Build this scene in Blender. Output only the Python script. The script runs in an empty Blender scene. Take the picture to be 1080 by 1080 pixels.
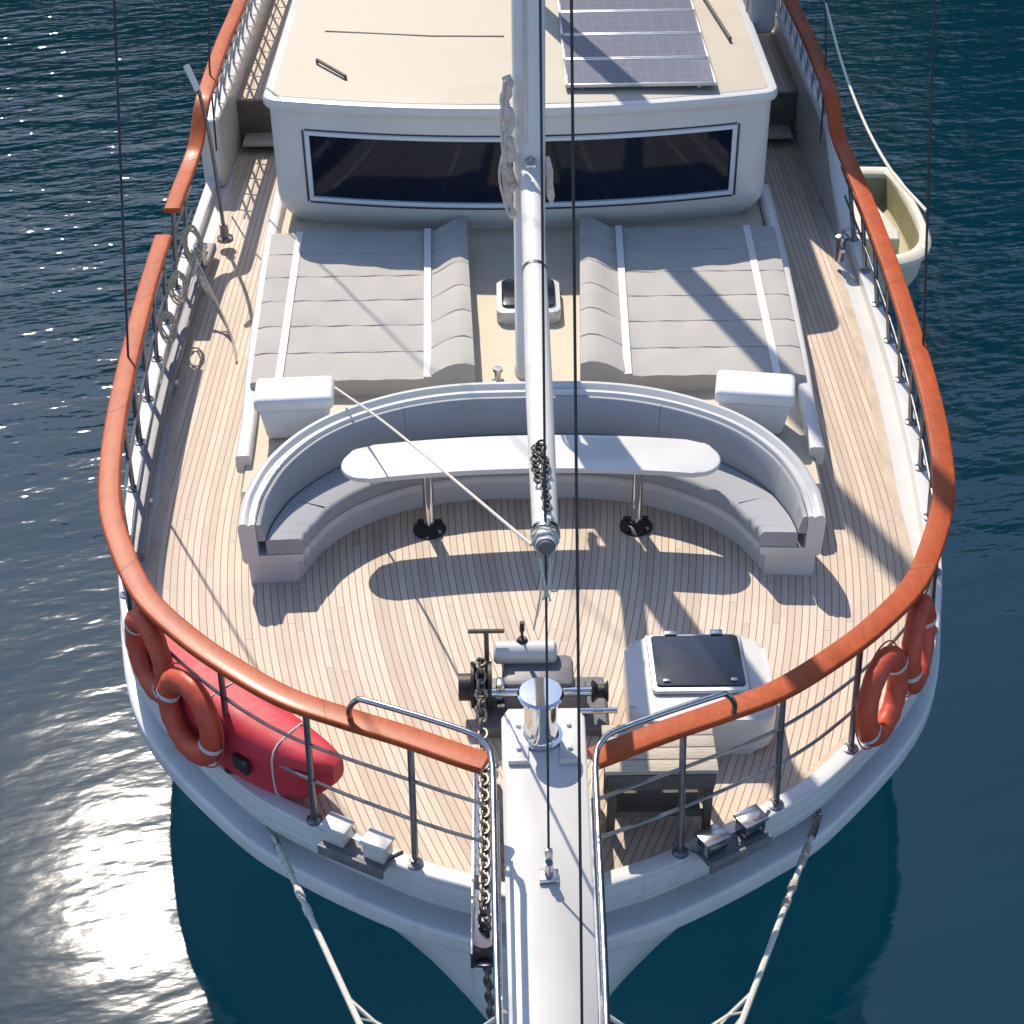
import bpy, bmesh, math, random
from mathutils import Vector, Matrix
random.seed(7)
R = math.radians
C = bpy.context.scene.collection
# ------------------------------------------------------------------ camera, sky, sun, exposure
# deck level is z = 0, the water lies at z = -1.8; +y runs aft along the boat
SEA = -1.8
sc = bpy.context.scene
cam = bpy.data.objects.new('camera', bpy.data.cameras.new('camera')); C.objects.link(cam)
cam.matrix_world = Matrix.Translation((-.19, 0, 8.15)) @ Matrix.Rotation(R(54), 4, 'X') @ Matrix.Rotation(-.015, 4, 'Z')
cam.data.lens = 36 * 1700 / 1080; cam.data.sensor_width = 36
cam.data.clip_start = .1; cam.data.clip_end = 5000
sc.camera = cam
SUN_EL, SUN_AZ = 47.8, 19.3           # azimuth measured from aft (+y) towards -x
w = bpy.data.worlds.new('World'); sc.world = w; w.use_nodes = True
nt = w.node_tree; bg = nt.nodes['Background']
sky = nt.nodes.new('ShaderNodeTexSky'); sky.sky_type = 'NISHITA'; sky.sun_disc = False
sky.sun_elevation = R(SUN_EL); sky.sun_rotation = R(-SUN_AZ); sky.air_density = 1.0; sky.dust_density = .6; sky.ozone_density = 3.0
nt.links.new(sky.outputs[0], bg.inputs[0]); bg.inputs[1].default_value = .14
sun = bpy.data.lights.new('sun', 'SUN'); sun.energy = 4.0; sun.angle = R(.5); sun.color = (1, .90, .76)
so = bpy.data.objects.new('sun', sun); C.objects.link(so)
sd = Vector((-math.sin(R(SUN_AZ)) * math.cos(R(SUN_EL)), math.cos(R(SUN_AZ)) * math.cos(R(SUN_EL)), math.sin(R(SUN_EL))))
so.rotation_euler = sd.to_track_quat('Z', 'Y').to_euler(); so.location = (0, 0, 40)
sc.view_settings.view_transform = 'Standard'; sc.view_settings.look = 'None'
sc.view_settings.exposure = .57; sc.view_settings.gamma = 1

# ------------------------------------------------------------------ materials
def NT(name):
    m = bpy.data.materials.new(name); m.use_nodes = True
    return m, m.node_tree, m.node_tree.nodes['Principled BSDF']
def math_node(t, op, a, b=None, c=None):
    n = t.nodes.new('ShaderNodeMath'); n.operation = op
    for i, v in enumerate((a, b, c)):
        if v is None: continue
        if isinstance(v, (int, float)): n.inputs[i].default_value = v
        else: t.links.new(v, n.inputs[i])
    return n.outputs[0]
def mixc(t, fac, a, b, mode='MIX'):
    n = t.nodes.new('ShaderNodeMix'); n.data_type = 'RGBA'; n.blend_type = mode
    for i, v in ((0, fac), (6, a), (7, b)):
        if isinstance(v, (int, float)): n.inputs[i].default_value = v
        elif isinstance(v, tuple): n.inputs[i].default_value = (*v[:3], 1)
        else: t.links.new(v, n.inputs[i])
    return n.outputs[2]
def noise(t, scale, detail=4, rough=.55, vec=None, stretch=None):
    n = t.nodes.new('ShaderNodeTexNoise'); n.inputs['Scale'].default_value = scale
    n.inputs['Detail'].default_value = detail; n.inputs['Roughness'].default_value = rough
    if vec is None:
        vec = t.nodes.new('ShaderNodeTexCoord').outputs['Object']
    if stretch:
        mp = t.nodes.new('ShaderNodeMapping'); mp.inputs['Scale'].default_value = stretch
        t.links.new(vec, mp.inputs[0]); vec = mp.outputs[0]
    t.links.new(vec, n.inputs['Vector']); return n.outputs['Fac']
def ramp(t, fac, lo, hi):
    n = t.nodes.new('ShaderNodeMapRange'); n.inputs['From Min'].default_value = lo; n.inputs['From Max'].default_value = hi
    t.links.new(fac, n.inputs['Value']); return n.outputs[0]
def bump(t, b, h, strength, dist=.01):
    n = t.nodes.new('ShaderNodeBump'); n.inputs['Strength'].default_value = strength; n.inputs['Distance'].default_value = dist
    t.links.new(h, n.inputs['Height']); t.links.new(n.outputs[0], b.inputs['Normal'])
def mat(name, col, rough=.5, metal=0, coat=0, var=.12, scale=6, bmp=0, bscale=60, stretch=None, dirt=None):
    m, t, b = NT(name)
    dark = tuple(c * (1 - var) for c in col); lite = tuple(min(1, c * (1 + var * .6)) for c in col)
    f = ramp(t, noise(t, scale, 5, .6, stretch=stretch), .3, .7)
    c = mixc(t, f, dark, lite)
    if dirt:
        f2 = ramp(t, noise(t, scale * .35, 6, .7), .56, .78)
        c = mixc(t, math_node(t, 'MULTIPLY', f2, dirt[0]), c, dirt[1])
    t.links.new(c, b.inputs['Base Color'])
    r = math_node(t, 'MULTIPLY_ADD', f, rough * .3, rough * .85); t.links.new(r, b.inputs['Roughness'])
    b.inputs['Metallic'].default_value = metal; b.inputs['Coat Weight'].default_value = coat
    b.inputs['Coat Roughness'].default_value = .08
    if bmp: bump(t, b, noise(t, bscale, 3, .6, stretch=stretch), bmp)
    return m
WHITE = mat('white_gelcoat', (.575, .565, .55), .32, coat=.25, var=.05, scale=2.5, dirt=(.35, (.45, .42, .37)))
def hull_mat():
    m = mat('white_hull_paint', (.60, .61, .62), .38, coat=.15, var=.07, scale=1.5, dirt=(.45, (.42, .40, .35)))
    t = m.node_tree; b = t.nodes['Principled BSDF']; c = b.inputs['Base Color'].links[0].from_socket
    s_ = ramp(t, noise(t, 5.5, 5, .7, stretch=(1.6, 1.6, .22)), .57, .78)
    t.links.new(mixc(t, math_node(t, 'MULTIPLY', s_, .38), c, (.30, .22, .14)), b.inputs['Base Color']); return m
HULLW = hull_mat()
CREAM = mat('cream_roof_paint', (.44, .39, .31), .6, var=.09, scale=1.1, bmp=.2, bscale=120, dirt=(.45, (.46, .39, .28)))
CREAMD = mat('cream_nonslip', (.53, .455, .345), .7, var=.08, scale=2, bmp=.15, bscale=160, dirt=(.4, (.42, .34, .24)))
PAD = mat('light_grey_canvas', (.40, .378, .35), .9, var=.06, scale=3, bmp=.25, bscale=220, dirt=(.3, (.33, .31, .29)))
STRAP = mat('white_webbing', (.66, .65, .63), .8, var=.05, scale=30)
SOFA = mat('grey_marine_fabric', (.34, .345, .36), .85, var=.07, scale=5, bmp=.25, bscale=240)
STEEL = mat('stainless_steel', (.50, .50, .51), .22, metal=1, var=.15, scale=14)
TUBE = mat('grey_shaded_tube_steel', (.24, .24, .26), .3, metal=.9, var=.2, scale=10)  # stainless darkened, the shade on the tubes put into the grey
CHROME = mat('polished_steel', (.72, .72, .72), .06, metal=1, var=.05, scale=8)
BLACK = mat('black_rubber', (.02, .02, .022), .6, var=.3)
DARKM = mat('dark_greasy_metal', (.055, .05, .048), .5, metal=.6, var=.4, scale=30, bmp=.3)
GREYM = mat('grey_painted_metal', (.16, .155, .165), .5, var=.2, scale=12)
ALU = mat('aluminium', (.55, .55, .56), .35, metal=.8, var=.1)
GALV = mat('galvanised_chain', (.20, .185, .165), .5, metal=.8, var=.4, scale=40)
MAST = mat('white_spar_paint', (.62, .61, .59), .4, coat=.15, var=.06, scale=3, stretch=(4, 4, .6), dirt=(.4, (.42, .38, .33)))
WIRE = mat('dark_wire', (.05, .05, .055), .5, metal=.5, var=.3)
ROPE = mat('white_rope', (.58, .55, .48), .9, var=.2, scale=60, bmp=.5, bscale=90)
ROPEG = mat('weathered_rope', (.40, .355, .28), .9, var=.35, scale=40, bmp=.5, bscale=90)
ORANGE = mat('orange_red_vinyl', (.52, .072, .03), .5, var=.2, scale=7, bmp=.4, bscale=14, dirt=(.4, (.40, .06, .03)))
RED = mat('red_plastic', (.52, .026, .045), .6, var=.15, scale=4, dirt=(.35, (.36, .02, .025)))
REFL = mat('grey_reflective_tape', (.55, .57, .60), .4, var=.08)
BOXW = mat('white_canvas_cover', (.62, .62, .63), .75, var=.05, scale=6, bmp=.35, bscale=9)
CLOTH = mat('stained_white_cloth', (.55, .49, .44), .9, var=.3, scale=22, bmp=.6, bscale=16, dirt=(.6, (.22, .13, .09)))
CANVAS = mat('blue_grey_canvas', (.20, .22, .25), .85, var=.12, bmp=.4, bscale=10)
DINGHY = mat('cream_plastic', (.62, .59, .50), .5, var=.08, scale=5, dirt=(.4, (.38, .34, .22)))
DINGIN = mat('olive_grey_liner', (.30, .27, .15), .6, var=.15)
OLDWOOD = mat('weathered_grey_wood', (.47, .41, .335), .8, var=.3, scale=9, stretch=(1, 9, 9), bmp=.5, bscale=30)
DARKWOOD_SHADE = mat('dark_wood_and_shade', (.13, .11, .09), .8, var=.3, scale=9, bmp=.4, bscale=30)  # dark wood, also the painted shade of risers and the right roof bar
GLASS = mat('tinted_window_glass', (.006, .010, .022), .07, coat=0, var=.3, scale=1.2); GLASS.node_tree.nodes['Principled BSDF'].inputs['Specular IOR Level'].default_value = .28
ACRYL = mat('smoked_acrylic', (.022, .026, .036), .12, coat=.3, var=.35, scale=4, dirt=(.5, (.14, .15, .17)))
GASKET = mat('navy_gasket', (.015, .022, .05), .5)
TRIM = mat('pale_window_trim', (.55, .60, .66), .4, var=.05)

def teak_mat():
    m, t, b = NT('swept_teak_planks')
    co = t.nodes.new('ShaderNodeTexCoord').outputs['Object']
    sp = t.nodes.new('ShaderNodeSeparateXYZ'); t.links.new(co, sp.inputs[0])
    x, y = sp.outputs[0], sp.outputs[1]                     # object origin at y = 12
    g = math_node(t, 'MAXIMUM', math_node(t, 'SUBTRACT', -.3, y), 0)
    g = math_node(t, 'MULTIPLY', math_node(t, 'POWER', g, 2.0), .048)
    u = math_node(t, 'DIVIDE', math_node(t, 'ADD', math_node(t, 'ABSOLUTE', x), g), .058)
    fl = math_node(t, 'FLOOR', u); fr = math_node(t, 'FRACT', u)
    wn = t.nodes.new('ShaderNodeTexWhiteNoise'); wn.noise_dimensions = '1D'; t.links.new(fl, wn.inputs['W'])
    # butt joints, staggered from plank to plank
    yj = math_node(t, 'FRACT', math_node(t, 'ADD', math_node(t, 'DIVIDE', y, 4.3), wn.outputs[0]))
    sg = math_node(t, 'FLOOR', math_node(t, 'ADD', math_node(t, 'DIVIDE', y, 4.3), wn.outputs[0]))
    wn2 = t.nodes.new('ShaderNodeTexWhiteNoise'); wn2.noise_dimensions = '2D'
    cb = t.nodes.new('ShaderNodeCombineXYZ'); t.links.new(fl, cb.inputs[0]); t.links.new(sg, cb.inputs[1]); t.links.new(cb.outputs[0], wn2.inputs['Vector'])
    cb2 = t.nodes.new('ShaderNodeCombineXYZ'); t.links.new(u, cb2.inputs[0]); t.links.new(math_node(t, 'MULTIPLY', y, .55), cb2.inputs[1])
    grain = noise(t, 3.2, 6, .7, vec=cb2.outputs[0])
    base = mixc(t, wn2.outputs[0], (.47, .375, .285), (.62, .51, .40))
    base = mixc(t, math_node(t, 'MULTIPLY', ramp(t, grain, .35, .75), .45), base, (.44, .335, .26))
    stain = ramp(t, noise(t, 1.3, 7, .75, vec=co), .50, .72)
    base = mixc(t, math_node(t, 'MULTIPLY', stain, .5), base, (.39, .325, .27))
    pale = ramp(t, noise(t, 1.7, 5, .7, vec=co), .55, .8)
    base = mixc(t, math_node(t, 'MULTIPLY', pale, .4), base, (.66, .56, .47))
    line = math_node(t, 'LESS_THAN', math_node(t, 'ABSOLUTE', math_node(t, 'SUBTRACT', fr, .5)), .44)
    butt = math_node(t, 'GREATER_THAN', yj, .0009)
    ln = math_node(t, 'MULTIPLY', line, butt)
    col = mixc(t, ln, (.19, .15, .125), base)
    t.links.new(col, b.inputs['Base Color']); b.inputs['Roughness'].default_value = .7
    h = math_node(t, 'MULTIPLY_ADD', grain, .3, ln); bump(t, b, h, .35, .004)
    return m
TEAK = teak_mat()
MARGIN = mat('teak_margin_board', (.50, .40, .31), .7, var=.22, scale=4, stretch=(3, 1, 1), dirt=(.45, (.36, .29, .23)))
def mahogany():
    m, t, b = NT('varnished_mahogany')
    n = noise(t, 4.0, 8, .75, stretch=(5, 1.6, 5)); n2 = noise(t, 1.4, 6, .7)
    n3 = noise(t, .55, 4, .6)
    c = mixc(t, ramp(t, n, .3, .7), (.27, .048, .015), (.46, .098, .028))
    c = mixc(t, math_node(t, 'MULTIPLY', ramp(t, n3, .45, .7), .5), c, (.24, .042, .016))
    c = mixc(t, math_node(t, 'MULTIPLY', ramp(t, n2, .45, .7), .45), c, (.52, .13, .042))
    t.links.new(c, b.inputs['Base Color']); b.inputs['Roughness'].default_value = .42
    b.inputs['Coat Weight'].default_value = .05; b.inputs['Coat Roughness'].default_value = .15; b.inputs['Specular IOR Level'].default_value = .18
    bump(t, b, noise(t, 30, 4), .12, .004)
    return m
WOOD = mahogany()
def solar_mat():
    m, t, b = NT('solar_cells')
    co = t.nodes.new('ShaderNodeTexCoord').outputs['Object']
    sp = t.nodes.new('ShaderNodeSeparateXYZ'); t.links.new(co, sp.inputs[0])
    def grid(o, step, wd):
        f = math_node(t, 'FRACT', math_node(t, 'ADD', math_node(t, 'DIVIDE', o, step), 100.5 if step > .1 else 100))
        return math_node(t, 'LESS_THAN', math_node(t, 'ABSOLUTE', math_node(t, 'SUBTRACT', f, .5)), .5 - wd / step / 2)
    g = math_node(t, 'MULTIPLY', grid(sp.outputs[0], .165, .007), grid(sp.outputs[1], .165, .007))
    f = grid(sp.outputs[0], .055, .0025)
    cl = mixc(t, ramp(t, noise(t, 7, 5, .7), .3, .7), (.135, .14, .19), (.18, .18, .225))
    cl = mixc(t, math_node(t, 'SUBTRACT', 1, math_node(t, 'MULTIPLY_ADD', f, .6, .4)), cl, (.19, .19, .24))
    t.links.new(mixc(t, g, (.235, .235, .285), cl), b.inputs['Base Color'])
    b.inputs['Roughness'].default_value = .28; b.inputs['Coat Weight'].default_value = .5
    return m
SOLAR = solar_mat()
def water_mat():
    """clear rippled surface; the blue comes from an added sheet below it"""
    m = bpy.data.materials.new('sea_water'); m.use_nodes = True; t = m.node_tree
    t.nodes.remove(t.nodes['Principled BSDF'])
    co = t.nodes.new('ShaderNodeTexCoord').outputs['Object']
    mp = t.nodes.new('ShaderNodeMapping'); mp.inputs['Rotation'].default_value = (0, 0, R(-14)); t.links.new(co, mp.inputs[0])
    sp = t.nodes.new('ShaderNodeSeparateXYZ'); t.links.new(co, sp.inputs[0])
    calm = ramp(t, math_node(t, 'ADD', sp.outputs[1], math_node(t, 'MULTIPLY', noise(t, .16, 3, .6, vec=co), 10)), 14, 26)   # smoother in the lee off the bow
    h1 = noise(t, .42, 2, .5, vec=mp.outputs[0], stretch=(.5, 1.4, 1))
    h2 = noise(t, 1.5, 2, .5, vec=mp.outputs[0], stretch=(.6, 1.5, 1))
    h3 = noise(t, 4.2, 2, .5, vec=mp.outputs[0], stretch=(.6, 1.4, 1))
    h4 = noise(t, 11, 2, .5, vec=mp.outputs[0], stretch=(.6, 1.3, 1))
    h = math_node(t, 'MULTIPLY', h1, math_node(t, 'MULTIPLY_ADD', calm, .24, .22))
    for hh, a, c in ((h2, .29, .058), (h3, .18, .022), (h4, .02, .006)):
        h = math_node(t, 'ADD', h, math_node(t, 'MULTIPLY', hh, math_node(t, 'MULTIPLY_ADD', calm, a, c)))
    bn = t.nodes.new('ShaderNodeBump'); bn.inputs['Strength'].default_value = 1; bn.inputs['Distance'].default_value = .15
    t.links.new(h, bn.inputs['Height'])
    tr = t.nodes.new('ShaderNodeBsdfTransparent'); tr.inputs[0].default_value = (.95, 1, 1, 1)
    gl = t.nodes.new('ShaderNodeBsdfGlossy'); gl.inputs['Roughness'].default_value = .058; t.links.new(bn.outputs[0], gl.inputs['Normal'])
    fr = t.nodes.new('ShaderNodeFresnel'); bf = t.nodes.new('ShaderNodeNewGeometry').outputs['Backfacing']       # same reflectance from below
    t.links.new(math_node(t, 'MULTIPLY_ADD', bf, 1 / 1.6 - 1.6, 1.6), fr.inputs['IOR']); t.links.new(bn.outputs[0], fr.inputs['Normal'])
    mx = t.nodes.new('ShaderNodeMixShader'); t.links.new(fr.outputs[0], mx.inputs[0]); t.links.new(tr.outputs[0], mx.inputs[1]); t.links.new(gl.outputs[0], mx.inputs[2])
    t.links.new(mx.outputs[0], t.nodes['Material Output'].inputs['Surface'])
    return m
WATER = water_mat()
UPWELLING = mat('deep_blue_upwelling', (.0002, .0215, .037), .9, var=.15, scale=.05); UPWELLING.node_tree.nodes['Principled BSDF'].inputs['Specular IOR Level'].default_value = 0  # blue of light welling up through the water, on an added sheet
FOREST = mat('forested_slope', (.020, .060, .030), .9, var=.5, scale=.06)

# ------------------------------------------------------------------ helpers
def V(*a): return Vector(a)
def wloc(o):
    return V(0, 0, 0) if o is None else o.location + wloc(o.parent)
def obj(name, bm, m, parent=None, smooth=40):
    """link bm (world coordinates) as ONE mesh object under parent"""
    off = wloc(parent)
    bmesh.ops.remove_doubles(bm, verts=bm.verts, dist=1e-5)
    bmesh.ops.translate(bm, verts=bm.verts, vec=-off)
    bmesh.ops.recalc_face_normals(bm, faces=bm.faces)
    me = bpy.data.meshes.new(name); bm.to_mesh(me); bm.free()
    for f in me.polygons: f.use_smooth = True
    me.set_sharp_from_angle(angle=R(smooth))
    me.materials.append(m)
    o = bpy.data.objects.new(name, me); C.objects.link(o); o.parent = parent
    return o
def tag(o, label, cat, group=None, kind=None):
    if label: o['label'] = label
    if cat: o['category'] = cat
    if group: o['group'] = group
    if kind: o['kind'] = kind
    return o
def thing(name, label, cat, loc=(0, 0, 0), group=None):
    o = bpy.data.objects.new(name, None); C.objects.link(o); o.location = loc; o.empty_display_size = .2
    return tag(o, label, cat, group)
def copy_tree(o, parent=None):
    c = o.copy(); C.objects.link(c)
    if parent: c.parent = parent
    for ch in [k for k in bpy.data.objects if k.parent == o]: copy_tree(ch, c)
    return c
def single(name, bm, m, base, label, cat, group=None):
    """a thing that is one mesh, its origin at base"""
    bmesh.ops.translate(bm, verts=bm.verts, vec=-V(*base))
    o = obj(name, bm, m); o.location = base
    return tag(o, label, cat, group)
def NB(): return bmesh.new()
def merge(bm, b2):
    me = bpy.data.meshes.new('tmp'); b2.to_mesh(me); b2.free(); bm.from_mesh(me); bpy.data.meshes.remove(me)
def box(bm, c, s, bev=0, rot=None, taper=1, seg=2):
    b = bmesh.new(); bmesh.ops.create_cube(b, size=1)
    for v in b.verts:
        k = taper if v.co.z < 0 else 1
        v.co = V(v.co.x * s[0] * k, v.co.y * s[1] * k, v.co.z * s[2])
    if bev: bmesh.ops.bevel(b, geom=b.edges[:], offset=bev, segments=seg, affect='EDGES', profile=.5)
    M = Matrix.Translation(c) @ (rot.to_4x4() if rot else Matrix())
    bmesh.ops.transform(b, matrix=M, verts=b.verts); merge(bm, b); return bm
def tube(bm, pts, r, seg=10, closed=False):
    pts = [V(*p) for p in pts]; n = len(pts); rings = []
    up = None
    for i, p in enumerate(pts):
        a = pts[i - 1] if (i or closed) else p; c = pts[(i + 1) % n] if (i < n - 1 or closed) else p
        d = (c - a).normalized()
        if up is None:
            up = V(0, 0, 1) if abs(d.z) < .9 else V(0, 1, 0)
        u = d.cross(up).normalized(); vv = u.cross(d).normalized(); up = vv
        rr = r[i] if isinstance(r, (list, tuple)) else r
        rings.append([bm.verts.new(p + (u * math.cos(k * 2 * math.pi / seg) + vv * math.sin(k * 2 * math.pi / seg)) * rr) for k in range(seg)])
    for i in range(n if closed else n - 1):
        A, B = rings[i], rings[(i + 1) % n]
        for k in range(seg): bm.faces.new((A[k], A[(k + 1) % seg], B[(k + 1) % seg], B[k]))
    if not closed:
        bm.faces.new(rings[0][::-1]); bm.faces.new(rings[-1])
    return bm
def lathe(bm, prof, c, seg=28, rot=None):
    c = V(*c); rings = []
    for r, z in prof:
        ring = []
        for k in range(seg):
            a = 2 * math.pi * k / seg; p = V(r * math.cos(a), r * math.sin(a), z)
            if rot: p = rot @ p
            ring.append(bm.verts.new(c + p))
        rings.append(ring)
    for A, B in zip(rings, rings[1:]):
        for k in range(seg): bm.faces.new((A[k], A[(k + 1) % seg], B[(k + 1) % seg], B[k]))
    bm.faces.new(rings[0][::-1]); bm.faces.new(rings[-1]); return bm
def smooth(pts, n=6):
    P = [V(*p) for p in pts]; out = []
    for i in range(len(P) - 1):
        a = P[i - 1] if i else P[0] * 2 - P[1]; b, c = P[i], P[i + 1]; d = P[i + 2] if i + 2 < len(P) else c * 2 - b
        for k in range(n):
            s = k / n
            out.append(.5 * ((2 * b) + (c - a) * s + (2 * a - 5 * b + 4 * c - d) * s * s + (3 * b - a - 3 * c + d) * s ** 3))
    out.append(P[-1]); return out
def normals(path):
    N = []
    for i, p in enumerate(path):
        a = path[max(0, i - 1)]; b = path[min(len(path) - 1, i + 1)]; t = (b - a); t.z = 0; t.normalize()
        N.append(V(-t.y, t.x, 0))
    return N
def sweep(bm, path, prof, closed=True, scale=None, caps=True):
    """prof: list of (inboard offset, height) carried along path"""
    N = normals(path); rings = []
    for i, p in enumerate(path):
        k = scale(i / (len(path) - 1)) if scale else 1
        pr = prof(i / (len(path) - 1)) if callable(prof) else prof
        rings.append([bm.verts.new(p + N[i] * (a * k) + V(0, 0, z)) for a, z in pr])
    m = len(rings[0])
    for A, B in zip(rings, rings[1:]):
        for k in range(m if closed else m - 1):
            bm.faces.new((A[k], A[(k + 1) % m], B[(k + 1) % m], B[k]))
    if closed and caps:
        bm.faces.new(rings[0][::-1]); bm.faces.new(rings[-1])
    return bm
def rrect(a0, a1, z0, z1, r, n=3):
    P = []
    for cx, cz, st in ((a1 - r, z1 - r, 0), (a0 + r, z1 - r, 90), (a0 + r, z0 + r, 180), (a1 - r, z0 + r, 270)):
        for k in range(n + 1):
            a = R(st + 90 * k / n); P.append((cx + r * math.cos(a), cz + r * math.sin(a)))
    return P
def prism(bm, out, z0, z1, bev=0, seg=3):
    b = bmesh.new()
    lo = [b.verts.new((x, y, z0)) for x, y in out]; hi = [b.verts.new((x, y, z1)) for x, y in out]
    n = len(out); b.faces.new(lo[::-1]); f = b.faces.new(hi)
    for k in range(n): b.faces.new((lo[k], lo[(k + 1) % n], hi[(k + 1) % n], hi[k]))
    if bev:
        es = [e for e in b.edges if all(abs(v.co.z - z1) < 1e-6 for v in e.verts) or all(abs(v.co.z - z0) < 1e-6 for v in e.verts)]
        bmesh.ops.bevel(b, geom=es, offset=bev, segments=seg, affect='EDGES', profile=.5)
    merge(bm, b); return bm
def rounded(x0, x1, y0, y1, r, n=6):
    return [(a, z) for a, z in rrect(x0, x1, y0, y1, r, n)]
def along(path, s):
    for a, b in zip(path, path[1:]):
        l = (b - a).length
        if s <= l: return a.lerp(b, s / l if l else 0)
        s -= l
    return path[-1]
def plen(path): return sum((b - a).length for a, b in zip(path, path[1:]))
def wire(a, b, r, sag=0, n=1):
    a, b = V(*a), V(*b); k = max(2, n)
    return tube(NB(), [a.lerp(b, i / k) - V(0, 0, sag * 4 * (i / k) * (1 - i / k)) for i in range(k + 1)], r, 8)
HX = -.05
def mirror_path(half):           # half: bow (x=0) to aft, x>0  ->  left aft, round the bow, right aft
    h = smooth(half, 7)
    left = [V(HX - p.x, p.y, p.z) for p in h[::-1]]; right = [V(HX + p.x, p.y, p.z) for p in h[1:]]
    return left + right

# ------------------------------------------------------------------ sea and land
def grid_sheet(x0, x1, y0, y1, z, n=2):
    bm = NB(); bmesh.ops.create_grid(bm, x_segments=n, y_segments=n, size=.5)
    for v in bm.verts: v.co = V((x0 + x1) / 2 + v.co.x * (x1 - x0), (y0 + y1) / 2 + v.co.y * (y1 - y0), z)
    return bm
def face_up(o):
    if o.data.polygons[0].normal.z < 0: o.data.flip_normals()
    return o
water = face_up(obj('water', grid_sheet(-2500, 2500, -2500, 2500, SEA), WATER)); water['kind'] = 'structure'
upwelling_sheet = obj('upwelling_sheet', grid_sheet(-2500, 2500, -2500, 2500, SEA - 22), UPWELLING); upwelling_sheet['kind'] = 'structure'  # added sheet; its blue stands in for light scattered up in the water
bm = NB(); nx, ny = 90, 12; rows = []
for j in range(ny + 1):
    row = []
    for i in range(nx + 1):
        a = R(-75 + 150 * i / nx); rr = 230 + 300 * j / ny
        h = (j / ny) ** .55 * (272 + 160 * math.sin(a) + 34 * math.sin(i * .35) + 20 * math.sin(i * .93 + 1) + 25 * math.sin(i * .17 + 2)) * (.8 + .2 * math.cos(a * 1.2 - .35))
        row.append(bm.verts.new((rr * math.sin(a), rr * math.cos(a), SEA - .5 + h + (random.uniform(-4, 4) if j else 0))))
    rows.append(row)
for j in range(ny):
    for i in range(nx): bm.faces.new((rows[j][i], rows[j][i + 1], rows[j + 1][i + 1], rows[j + 1][i]))
hills = obj('hills', bm, FOREST); hills['kind'] = 'structure'

# ------------------------------------------------------------------ the yacht: hull, deck
Y = thing('sailing_yacht', 'white wooden sailing yacht with teak deck and varnished handrail, filling the picture', 'yacht', (0, 12, SEA))
EDGE = mirror_path([(0, 6.80, 0), (.46, 6.96, 0), (.88, 7.13, 0), (1.55, 7.52, 0), (2.12, 7.97, 0), (2.93, 8.98, 0), (3.30, 10.1, 0),
                    (3.46, 11.2, 0), (3.57, 12.3, 0), (3.66, 13.6, 0), (3.72, 15.7, 0), (3.72, 18, 0), (3.70, 21, 0), (3.6, 25, 0)])
EN = normals(EDGE)
def off(i, n, z): return EDGE[i] + EN[i] * n + V(0, 0, z)
def inset_at(y): return .13 + .15 * max(0, min(1, (y - 9) / 2.5))
# hull skin: sheer plank, groove, topsides running down to a fine waterline
bm = NB(); rings = []
def sstep(a, b, v):
    s = max(0, min(1, (v - a) / (b - a))); return s * s * (3 - 2 * s)
for i, p in enumerate(EDGE):
    x = p.x - HX; y = p.y
    f = .12 + .85 * sstep(7.0, 14.5, y); sh = .12 + 1.2 * sstep(6.9, 8.0, y) * (1 - sstep(8.5, 14, y))
    wl = V(HX + x * f, y + sh, SEA - .4)
    top = off(i, .045, -.50)
    ring = [off(i, .015, .10), off(i, 0, .07), off(i, .005, -.05), off(i, .018, -.055), off(i, .018, -.075), off(i, .012, -.08), off(i, .045, -.19), off(i, .17, -.20), off(i, .17, -.338), off(i, .05, -.342), top]
    for k in range(1, 7):
        s = k / 6; q = top.lerp(wl, s); bulge = .30 * math.sin(math.pi * s) * (1 - .45 * sstep(8, 13, y))
        ring.append(q + EN[i] * bulge * -.18)
    rings.append([bm.verts.new(q) for q in ring])
for A, B in zip(rings, rings[1:]):
    for k in range(len(A) - 1): bm.faces.new((A[k], A[k + 1], B[k + 1], B[k]))
obj('hull', bm, HULLW, Y)
obj('rubbing_strake', sweep(NB(), EDGE, rrect(-.05, .16, -.50, -.335, .03)), HULLW, Y)
obj('toe_rail', sweep(NB(), EDGE, rrect(.003, .13, -.03, .115, .02)), WHITE, Y)
def sheet(path, n, z):
    bm = NB(); N = normals(path); k = len(path)
    pts = [path[i] + N[i] * (n(path[i].y) if callable(n) else n) + V(0, 0, z) for i in range(k)]
    vs = [bm.verts.new(p) for p in pts]; h = k // 2
    for i in range(h):
        a, b, c, d = vs[i], vs[i + 1], vs[k - 2 - i], vs[k - 1 - i]
        bm.faces.new((a, b, c, d) if b is not c else (a, b, d))
    return bm
obj('waterway', sheet(EDGE, .05, 0), WHITE, Y)
deck = obj('deck', sheet(EDGE, inset_at, .005), TEAK, Y)
deck.location.z = -SEA; 
for v in deck.data.vertices: v.co.z += SEA      # keep the plank pattern in deck coordinates
obj('margin_board', sweep(NB(), EDGE, lambda t: [(a + inset_at(EDGE[round(t * (len(EDGE) - 1))].y), z) for a, z in ((-.004, .004), (-.004, .010), (.085, .010), (.085, .004))]), MARGIN, Y)
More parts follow.
